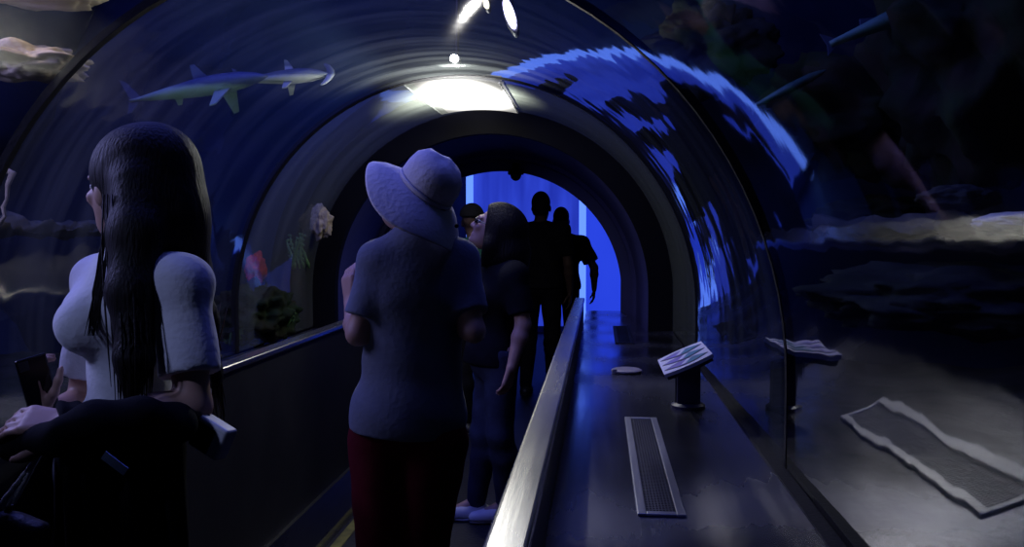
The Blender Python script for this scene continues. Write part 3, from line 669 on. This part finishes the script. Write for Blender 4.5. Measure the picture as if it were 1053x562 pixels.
# ------------------------------------------------------------ sign
c = V3(.325, 3.24, LEDGE); sg = empty('information_sign', c, 'small tilted white fish information sign on a dark post on the steel ledge', 'sign')
b = MB(); b.lathe([(0, 0), (.062, 0), (.062, .012), (.05, .02), (0, .02)], Matrix.Translation(c), 36); b.build('base', M['post'], sg)
b = MB(); b.box(c.x-.042, c.x+.042, c.y-.03, c.y+.03, LEDGE+.018, LEDGE+.165, .004); b.build('post', M['post'], sg)
b = MB(); b.box(c.x-.047, c.x-.042, c.y-.004, c.y+.004, LEDGE+.02, LEDGE+.15); b.build('cable_cover', M['metal'], sg)
tilt = math.atan2(.079, .172)
BM_ = Matrix.Translation((.302, 3.16, LEDGE+.193)) @ Matrix.Rotation(-tilt, 4, 'Y')
def bowed(hx, hy, bow, n=14, r=.02):
    pts = []
    for i in range(n+1): t = -1+2*i/n; pts.append((hx+bow*(1-t*t), hy*t*.985))
    for i in range(n+1): t = 1-2*i/n; pts.append((-hx-bow*(1-t*t), hy*t*.985))
    return pts
HX, HY = .086, .185
b = MB(); b.prism([(y, x) for x, y in bowed(HY-.016, HX+.004, .020)], BM_, .012); bd = b.build('board', M['board'], sg)
b = MB(); b.prism([(y, x) for x, y in bowed(HY-.022, HX-.002, .020)], BM_ @ Matrix.Translation((0, 0, -.012)), .012); b.build('backing', M['post'], sg)
def lens(h, w, n=20):
    return [(-h+2*h*i/n, w*math.sin(PI*i/n)) for i in range(n+1)] + [(h-2*h*i/n, -w*math.sin(PI*i/n)) for i in range(1, n)]
for yy in (-.106, 0, .106):
    b = MB(); b.prism(lens(.082, .052), BM_ @ Matrix.Translation((0, yy, .0066)), .001); f = b.build('fish_outline', M['ink'], bd)
    lh = [(p[0], p[1]) for p in lens(.074, .041)]
    b = MB(); b.prism([p for p in lh if p[0] <= .001] , BM_ @ Matrix.Translation((0, yy, .0074)), .001); b.build('lavender_fill', M['lavender'], bd)
    b = MB(); b.prism([p for p in lh if p[0] >= -.001], BM_ @ Matrix.Translation((0, yy, .0074)), .001); b.build('teal_fill', M['teal'], bd)
    b = MB(); b.prism([(-.022, -.03), (-.008, -.036), (.022, .030), (.006, .036)], BM_ @ Matrix.Translation((0, yy, .0082)), .0008); b.build('pale_band', M['board'], bd)
# ------------------------------------------------------------ ceiling light behind the second arch
LY0, LY1, LA = 4.50, 5.66, .21
cl = empty('ceiling_light', (cx(5.1), 5.1, 2.16), 'glaring white ceiling light at the crown, between the second arch and the black portal', 'light')
def crown(y, r, a): return Vector((cx(y)-.05+r*math.sin(a), y, SPR+r*math.cos(a)))
b = MB(); b.loft([[crown(y, 1.190, LA*(-1+2*i/16)) for i in range(17)] for y in (LY0, LY1)], closed=False, caps=False)
for f in b.b.faces:
    f.normal_update()
    if f.normal.z > 0: f.normal_flip()
b.build('diffuser', M['lampglow'], cl, smooth=True, fix=False)
b = MB()
for q in (-1, 1): b.tube([crown(LY0, 1.193, q*LA), crown(LY1, 1.193, q*LA)], .005, 8)
b.build('frame', M['white'], cl)
# small lamps above the tunnel
def lamp(px, py, Y, label, m, sx, sz, ang=0, name='tank_lamp'):
    p = at(px, py, Y); r = empty(name, p, label, 'lamp', 'lamps over the tank')
    T = Matrix.Translation(p) @ Matrix.Rotation(ang, 4, 'Y')
    b = MB(); b.ball((0, 0, 0), (sx, .03, sz)); bmesh.ops.transform(b.b, matrix=T, verts=b.b.verts[:]); b.build('lens', m, r, smooth=True)
    b = MB(); b.lathe([(sx*1.2, 0), (sx*1.35, .05), (sx*.7, .09), (0, .09)], T @ Matrix.Translation((0, .012, 0)) @ Matrix.Rotation(-PI/2, 4, 'X') @ Matrix.Diagonal((1, sz/sx, 1, 1)), 24); b.build('housing', M['metal'], r)
    b = MB(); b.tube([p+V3(0, .09, 0), p+V3(0, .12, .4), p+V3(0, .12, 1.2)], .01); b.build('hanger', M['metal'], r)
lamp(524, 14, 4.05, 'violet-white lamp glaring above the tunnel, longest of the lamp glints', M['violetglow'], .022, .075, -.32)
lamp(500, 4, 4.05, 'small warm white lamp glint above the tunnel, left of the long violet lamp', M['warmglow'], .012, .022, -.2)
lamp(467, 60, 4.30, 'added white lamp standing in for the glare star above the second arch', M['glareglow'], .02, .018, 0)  # added lamp in place of the ceiling light's reflected glint

# ------------------------------------------------------------ room beyond the portal
b = MB(); b.box(-4.2, 3.2, 12.2, 12.3, 0, 3.2); tag(b.build('wall_back', M['room']), kind='structure')
b = MB(); b.box(-4.3, -4.2, 7.15, 12.3, 0, 3.2); tag(b.build('wall_room_left', M['room']), kind='structure')
b = MB(); b.box(3.2, 3.3, 7.15, 12.3, 0, 3.2); tag(b.build('wall_room_right', M['room']), kind='structure')
b = MB(); b.box(-4.2, 3.2, 7.15, 12.3, 3.2, 3.26); tag(b.build('ceiling', M['room']), kind='structure')
for s_ in (-1, 1):                                  # front wall of the room beside the portal
    b = MB(); x0, x1 = (-4.2, -1.79) if s_ < 0 else (.17, 3.2); b.box(x0, x1, 7.15, 7.2, 0, 3.2); tag(b.build('wall_room_front', M['room']), kind='structure')
def gwin(name, x0, x1, y, z0, z1, m):
    b = MB(); n = 10
    b.loft([[Vector((x0+(x1-x0)*i/n, y+.03*math.sin(PI*i/n), z)) for i in range(n+1)] for z in (z0, z1)], closed=False)
    return tag(b.build(name, m, smooth=True), kind='structure')
wl = at(479, 200, 12.0).x; wr = at(640, 250, 9.6).x; pl = at(595, 250, 9.6).x
gwin('window_4', wl, .6, 12.05, .1, 2.9, M['blueglow'])
gwin('window_5', pl, wr+.35, 9.6, .12, 2.5, M['bluepanel'])
b = MB(); b.box(wr+.35, wr+.6, 9.55, 12.2, 0, 3.2); tag(b.build('wall_room_partition', M['room']), kind='structure')
def edge_strip(x, y, z0, z1, r, label):  # added strips for the bright edges of the blue windows
    t = empty('edge_glow_strip', (x, y, z0), label, 'light', 'added edge glow strips of the blue room')
    b = MB(); b.tube([(x, y, 0.0), (x, y, z1)], r, 16); b.build('tube', M['edgeglow'], t, smooth=True)
    for z in (.045, z1): 
        b = MB(); b.tube([(x, y, z-.04), (x, y, z+.04)], r*1.2, 16); b.build('end_cap', M['metal'], t)
edge_strip(at(483, 200, 11.9).x, 11.9, .2, 2.95, .05, 'added blue glow strip for the bright left edge of the blue opening')
edge_strip(at(599, 250, 9.5).x, 9.5, .15, 2.45, .038, 'added blue glow strip for the bright panel edge behind the silhouetted men')
# dome camera under the portal crown
p = at(530.5, 178, 7.05); r = empty('dome_camera', p, 'small black dome camera hanging from the crown of the far archway', 'camera')
b = MB(); b.lathe([(0, .08), (.03, .08), (.03, .03), (.062, .03), (.066, .0), (.06, -.012), (0, -.012)], Matrix.Translation(p), 28); b.build('mount', M['portal'], r)
b = MB(); b.ball(p-V3(0, 0, .012), (.046, .046, .05)); b.build('dome', M['phone'], r, smooth=True)

# ================================================================== the tank outside
def rough_(me, amp, sc, seed=0):
    for v in me.vertices:
        n = noise.fractal(v.co*sc+Vector((seed, seed*.7, 3)), 1.0, 2.1, 4)
        v.co += v.normal*amp*n
b = MB(); rings = []
for i in range(41):
    Y = -1.5+8.6*i/40
    rings.append([Vector((-.7+3.7*math.cos(-.42+ (PI+.84)*k/72), Y, 1.0+3.5*math.sin(-.42+(PI+.84)*k/72))) for k in range(73)])
b.loft(rings, closed=False)
# far end wall with a hole for the portal
bmesh.ops.recalc_face_normals(b.b, faces=b.b.faces[:])
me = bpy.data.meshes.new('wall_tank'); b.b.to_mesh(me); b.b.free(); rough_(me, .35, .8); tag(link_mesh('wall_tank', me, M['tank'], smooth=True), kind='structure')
b = MB(); a = arch(-.73, SPR, 1.35, -.4, 60); o_ = []
for x, z in a:
    v = Vector((x+.73, z-1.0)); v = v.normalized()*5.0; o_.append((v.x-.73, v.y+1.0))
b.loft([[Vector((x+(u-x)*t, 5.85+.25*t, z+(w-z)*t)) for (x, z), (u, w) in zip(a, o_)] for t in (0, .1, .2, .35, .5, .7, 1)], closed=False)
bmesh.ops.recalc_face_normals(b.b, faces=b.b.faces[:])
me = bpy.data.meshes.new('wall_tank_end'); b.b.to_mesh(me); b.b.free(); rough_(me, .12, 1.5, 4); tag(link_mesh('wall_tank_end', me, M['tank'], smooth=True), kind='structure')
# sea bed on both sides
for nm, x0, x1 in (('floor_tank_right', .545, 3.2), ('floor_tank_left', -4.6, -1.905)):
    b = MB(); n, m_ = 30, 60
    b.loft([[Vector((x0+(x1-x0)*i/n, -1.4+7.3*j/m_, .55+.08*noise.noise(Vector((x0+(x1-x0)*i/n*2, j*.25, 1))))) for i in range(n+1)] for j in range(m_+1)], closed=False)
    tag(b.build(nm, M['rock'], smooth=True), kind='structure')
def rock(name, c, r, label, m, amp=.35, sc=2.0, seed=0, cat='rock', group='rocks of the tank', sub=5):
    b = MB(); b.ball((0, 0, 0), 1, sub=sub); me = bpy.data.meshes.new(name)
    bmesh.ops.recalc_face_normals(b.b, faces=b.b.faces[:]); b.b.to_mesh(me); b.b.free()
    for v in me.vertices:
        q = v.co.copy(); n = noise.fractal(q*sc+Vector((seed, 2*seed, 1)), 1.0, 2.0, 5)
        f = 1+amp*n; v.co = Vector((q.x*r[0]*f+c[0], q.y*r[1]*f+c[1], q.z*r[2]*f+c[2]))
    return tag(link_mesh(name, me, m, smooth=True), label, cat, group)
def shelf(c0, c1, w, t, label, m, seed, name='rock_ledge'):
    """a long flat-topped ledge from c0 to c1"""
    b = MB(); c0, c1 = Vector(c0), Vector(c1); d = (c1-c0); sd = Vector((d.y, -d.x, 0)).normalized(); rings = []
    for i in range(41):
        p = c0+d*i/40; rr = []
        for k in range(20):
            a = 2*PI*k/20; q = Vector((math.cos(a), 0, math.sin(a)))
            sx = math.copysign(abs(q.x)**.5, q.x)*w; sz = math.copysign(abs(q.z)**.5, q.z)*t
            n = noise.fractal(Vector((i*.16+seed, math.cos(a)*1.2, math.sin(a)*1.2+seed)), 1.0, 2.0, 4)
            e = min(1, .35+min(i, 40-i)/5)
            rr.append(p+sd*sx*e*(1+.5*n)+Vector((0, 0, sz*e*(1+.6*n)+.05*n)))
        rings.append(rr)
    b.loft(rings); return tag(b.build(name, m, smooth=True), label, 'rock', 'rocks of the tank')
# right side
shelf(at(845, 236, 4.6), at(1075, 232, 2.6), .10, .017, 'long dim sandy rock ledge at eye height behind the right acrylic', M['dimsand'], 1.3)
rock('boulder', at(1050, 229, 2.6), (.12, .1, .03), 'pale stone at the right edge of the picture, on the sandy ledge', M['pale'], .2, 2, 5)
rock('boulder', at(985, 306, 3.3), (.5, .6, .12), 'low dark boulder below the sandy ledge on the right', M['darkrock'], .35, 2.2, 2)
rock('boulder', at(900, 226, 5.1), (.35, .3, .12), 'mossy boulder behind the far half of the sandy ledge on the right', M['mossrock'], .3, 2.5, 9)
rock('boulder', at(985, 203, 2.9), (.11, .10, .04), 'dark round stone lying on the right sandy ledge', M['rock'], .25, 2, 12)
rock('rock_outcrop', at(915, 118, 5.0), (.6, .4, .33), 'brown green rock outcrop high on the right behind the slender fish', M['mossrock'], .5, 2.4, 21)
rock('rock_outcrop', at(730, 50, 5.4), (.36, .2, .24), 'dark rock outcrop upper right of the second arch', M['rock'], .5, 2.4, 31)
rock('rock_outcrop', at(1010, 60, 3.6), (.35, .5, .5), 'tall mossy rock outcrop in the upper right corner', M['mossrock'], .5, 2.0, 41)
# left side
rock('rock_outcrop', at(36, 66, 3.1), (.19, .2, .058), 'warm lit sandy rock at the upper left crossing the first arch', M['sand'], .45, 1.6, 3)
rock('rock_outcrop', at(40, -8, 3.1), (.22, .2, .045), 'sandy rock cut off by the top left edge of the picture', M['sand'], .3, 1.6, 6)
shelf(at(-30, 236, 3.6), at(120, 237, 4.6), .10, .022, 'thin sandy ledge behind the long-haired woman on the left', M['dimsand'], 5.1)
b = MB(); pts = [at(x, y, 3.4) for x, y in ((-6, 176), (4, 174), (13, 178), (8, 190), (7, 205), (3, 213), (5, 222), (-2, 232))]
b.tube(pts, [.012, .014, .016, .010, .007, .009, .007, .010], 8); tag(b.build('crooked_outline', M['sand'], smooth=True), 'thin crooked pale outline at the left edge of the picture', 'coral')  # sand-coloured tube following a crooked outline
rock('boulder', at(262, 322, 5.0), (.22, .3, .17), 'dark green boulder in the tank above the left handrail', M['mossrock'], .35, 2.5, 16)
rock('red_coral', at(263, 277, 5.2), (.06, .06, .10), 'dim red coral in the tank above the left handrail', M['red'], .35, 2.5, 18, 'coral', None, 4)
rock('boulder', at(330, 228, 5.55), (.07, .05, .11), 'yellowish stone beside the black portal on the left', M['sand'], .3, 2, 19)
def weed(px, py, Y, hgt, n, seed, label):
    random.seed(seed); p = at(px, py, Y); b = MB()
    for i in range(n):
        q = p+V3(random.uniform(-.06, .06), random.uniform(-.06, .06), -.05); a = random.uniform(0, 6.28); h = hgt*random.uniform(.6, 1.1)
        pts = [q+V3(.03*math.sin(a+t*3)*t+.05*math.cos(a)*t, .02*math.sin(a)*t, h*t) for t in [k/7 for k in range(8)]]
        b.tube(pts, [.006, .012, .009, .013, .009, .012, .007, .002], 5)
        for t in range(2, 8): b.ball(pts[t]+V3(random.uniform(-.015, .015), 0, 0), (.016, .004, .010), Matrix.Rotation(random.uniform(-1, 1), 4, 'Y'), 1)
    tag(b.build('seaweed', M['weed'], smooth=True), label, 'seaweed', 'seaweed in the tank')
weed(286, 340, 5.0, .22, 9, 1, 'green seaweed tuft above the left handrail beside the man in the hat')
weed(238, 345, 4.8, .14, 8, 2, 'short green seaweed nearest the long-haired woman, above the left handrail')
weed(308, 268, 5.5, .20, 6, 3, 'tall green seaweed strands beside the black portal on the left')

# ------------------------------------------------------------ fish
def two_tone(name, back, belly, z0, z1):
    m, t, N, L, out = nt(name); p = N('BsdfPrincipled'); L(p.outputs[0], out.inputs[0]); p.inputs['Roughness'].default_value = .5
    tc = N('TexCoord'); sx = N('SeparateXYZ'); L(tc.outputs['Generated'], sx.inputs[0])
    n = N('TexNoise'); n.inputs['Scale'].default_value = 9; L(tc.outputs['Generated'], n.inputs['Vector'])
    a = N('Math', operation='MULTIPLY_ADD'); L(n.outputs[0], a.inputs[0]); a.inputs[1].default_value = .12; L(sx.outputs[2], a.inputs[2])
    r = ramp(N, [(z0, belly), (z1, back)]); L(a.outputs[0], r.inputs[0]); L(r.outputs[0], p.inputs['Base Color']); return m
M['shark'] = two_tone('grey_blue_shark_skin', (.07, .10, .22), (.42, .55, .45), .48, .62)
M['hammer'] = two_tone('grey_shark_skin', (.16, .19, .24), (.60, .62, .60), .45, .6)
M['sharkfin'] = mat('pale_shark_fin', (.38, .48, .40), (.30, .38, .36), rough=.5)
M['darkfin'] = mat('blue_grey_shark_fin', (.08, .11, .22), (.06, .09, .18), rough=.5)
M['slim'] = two_tone('dark_green_fish_skin', (.03, .10, .08), (.14, .30, .24), .4, .7)
def fish(name, tail, nose, Y, hmax, label, m, prof, fins, cat, dY=0.0, hammer=False, wid=.7, arc=0.0, roll=0.0):
    a, c = at(*tail, Y+dY), at(*nose, Y); d = c-a; Lg = d.length; xa = d.normalized()
    up = (Vector((0, 0, 1))-xa*xa.z).normalized(); sd = xa.cross(up)
    up = (up*math.cos(roll)+sd*math.sin(roll)).normalized(); sd = xa.cross(up)
    root = empty(name, a.lerp(c, .5), label, cat, 'fish in the tank')
    def P(t, s_, u): return a+d*t+up*(u+arc*Lg*math.sin(PI*t))+sd*s_
    b = MB(); n = 26; rings = []
    for i in range(n+1):
        t = .04+.96*i/n; h = hmax*np.interp(t, [q[0] for q in prof], [q[1] for q in prof])
        rings.append([P(t, math.cos(2*PI*k/18)*h*wid, math.sin(2*PI*k/18)*h*.5*(1.0 if math.sin(2*PI*k/18) > 0 else .85)) for k in range(18)])
    b.loft(rings); b.build('body', m, root, smooth=True)
    for (fn, t0, poly, side, fm) in fins:
        b = MB(); o = P(t0, 0, 0)
        if side == 0: T = Matrix((( xa.x, up.x, sd.x, o.x), (xa.y, up.y, sd.y, o.y), (xa.z, up.z, sd.z, o.z), (0, 0, 0, 1)))
        else:
            dn = (sd*side*.75-up*.65).normalized(); nn = xa.cross(dn); T = Matrix(((xa.x, dn.x, nn.x, o.x), (xa.y, dn.y, nn.y, o.y), (xa.z, dn.z, nn.z, o.z), (0, 0, 0, 1)))
        b.prism([(x*Lg, y*Lg) for x, y in poly], T, .008); b.build(fn, fm, root)
    if hammer:
        b = MB(); o = P(.97, 0, 0); rr = []
        for i in range(15):
            t = -1+2*i/14; q = o+up*(-t*.075)*1.0+sd*t*.05+xa*(.03-.045*t*t)
            w = .028*(1-.35*abs(t))*(.55 if i in (0, 14) else 1)
            rr.append([q+xa*math.cos(2*PI*k/12)*w+up.cross(xa)*math.sin(2*PI*k/12)*w*.45 for k in range(12)])
        b.loft(rr); b.build('hammer_head', m, root, smooth=True)
    return root
SP = [(0, .12), (.1, .2), (.25, .5), (.5, .9), (.68, 1), (.82, .85), (.93, .5), (1, .1)]
sf = M['sharkfin']; df = M['darkfin']
fish('shark', (128, 105), (275, 78), 5.0, .125, 'blue grey shark with pale green belly swimming above the long-haired woman', M['shark'], SP, [
    ('tail_fin', .06, [(.06, .01), (-.03, .13), (-.07, .15), (-.02, .02), (-.05, -.08), (-.02, -.075), (.05, -.02)], 0, df),
    ('dorsal_fin', .55, [(.06, .05), (-.03, .16), (-.06, .16), (-.05, .05)], 0, df),
    ('pectoral_fin', .72, [(.06, .0), (-.02, .24), (-.06, .25), (-.07, .02)], -1, sf), ('pectoral_fin', .72, [(.06, .0), (-.02, .24), (-.06, .25), (-.07, .02)], 1, sf),
    ('pelvic_fin', .38, [(.03, .02), (-.02, .10), (-.05, .10), (-.04, .02)], -1, sf)], 'shark')
fish('hammerhead_shark', (240, 84), (338, 76), 5.35, .10, 'grey hammerhead shark swimming ahead of the pale-bellied shark', M['hammer'], SP, [
    ('tail_fin', .06, [(.06, .01), (-.03, .12), (-.07, .14), (-.02, .02), (-.04, -.06), (.05, -.02)], 0, df),
    ('dorsal_fin', .6, [(.06, .05), (-.02, .17), (-.05, .18), (-.05, .05)], 0, M['hammer']),
    ('pectoral_fin', .62, [(.05, .0), (-.06, .22), (-.10, .23), (-.07, .02)], -1, M['hammer']), ('pectoral_fin', .62, [(.05, .0), (-.02, .2), (-.06, .2), (-.07, .02)], 1, M['hammer'])], 'shark', hammer=True)
SL = [(0, .3), (.2, .55), (.5, 1), (.8, .9), (.95, .45), (1, .1)]
fish('slender_fish', (848, 48), (985, -8), 3.6, .075, 'long dark green fish gliding across the upper right', M['slim'], SL, [
    ('tail_fin', .06, [(.05, .01), (-.06, .10), (-.04, .0), (-.06, -.07), (.05, -.01)], 0, M['darkfin']), ('dorsal_fin', .4, [(.1, .03), (-.1, .09), (-.12, .03)], 0, M['darkfin'])], 'fish')
fish('slender_fish', (772, 111), (850, 72), 4.2, .05, 'smaller dim green fish in the upper right below the long green fish', M['slim'], SL, [
    ('tail_fin', .06, [(.05, .01), (-.08, .12), (-.05, .0), (-.08, -.09), (.05, -.01)], 0, M['darkfin'])], 'fish')
# ================================================================== light
def area(name, loc, target, size, col, power, sy=None, spread=None):
    l = bpy.data.lights.new(name, 'AREA'); l.energy = power; l.color = col; l.size = size
    if sy: l.shape = 'RECTANGLE'; l.size_y = sy
    if spread: l.spread = spread
    o = bpy.data.objects.new(name, l); COL.objects.link(o); o.location = loc
    o.rotation_euler = (Vector(target)-Vector(loc)).to_track_quat('-Z', 'Y').to_euler(); return o
def spot(name, loc, target, ang, col, power, r=.03, blend=.5):
    l = bpy.data.lights.new(name, 'SPOT'); l.energy = power; l.color = col; l.spot_size = math.radians(ang); l.spot_blend = blend; l.shadow_soft_size = r
    o = bpy.data.objects.new(name, l); COL.objects.link(o); o.location = loc
    o.rotation_euler = (Vector(target)-Vector(loc)).to_track_quat('-Z', 'Y').to_euler(); return o
area('tank_light_left', (-2.75, 2.3, 2.3), (-.8, 2.3, 1.3), .9, (.40, .40, 1.0), 26)
area('tank_light_top', (-1.5, 3.4, 3.9), (-1.0, 3.4, 0), 2.8, (.12, .15, 1.0), 78, 3.4)
area('tank_light_right', (2.3, 3.4, 3.4), (1.8, 3.4, 0), 1.2, (.25, .75, .55), .7)
spot('crown_glow', (cx(5)-.055, 4.95, 1.97), (cx(5)-.08, 4.97, 2.25), 150, (1, .98, .90), 130, .05)  # added unseen uplight spreading glare around the ceiling light
spot('fill_spot_woman', (-2.1, .4, 2.55), (-1.04, 1.85, 1.22), 20, (.42, .48, 1), 60, .10, .7)  # added narrow fill brightening the long-haired woman's shirt and sleeve
spot('warm_rock_light', (-1.9, 2.2, 3.3), at(36, 66, 3.1), 26, (1, .75, .45), 60, .1)
spot('tank_light_red', (-2.6, 4.6, 2.0), at(263, 277, 5.2), 20, (1, .2, .1), 3, .05)
spot('shark_light', (-2.2, 3.6, 1.4), at(240, 88, 5.0), 40, (.6, 1, .75), 9, .1)
spot('glare_spot', at(467, 60, 4.22), (-.45, 1.6, .95), 120, (1, .98, .93), 44, .03, .4)  # added spot beside the glint lamp, puts highlights on rail and ledge
spot('crown_glow_back', (cx(4.3)-.05, 4.33, 1.95), (cx(4.2)-.05, 4.18, 2.25), 150, (1, .98, .92), 95, .012, .6)  # added unseen uplight drawing bright streaks on the second panel
w = bpy.data.worlds.new('world'); S.world = w; w.use_nodes = True
bg = w.node_tree.nodes['Background']; bg.inputs[0].default_value = (.02, .03, .10, 1); bg.inputs[1].default_value = .05
S.view_settings.view_transform = 'Standard'; S.view_settings.look = 'None'
S.cycles.use_denoising = True; S.cycles.sample_clamp_indirect = 4.0; S.cycles.max_bounces = 10; S.cycles.transparent_max_bounces = 12
S.cycles.caustics_reflective = False; S.cycles.caustics_refractive = False
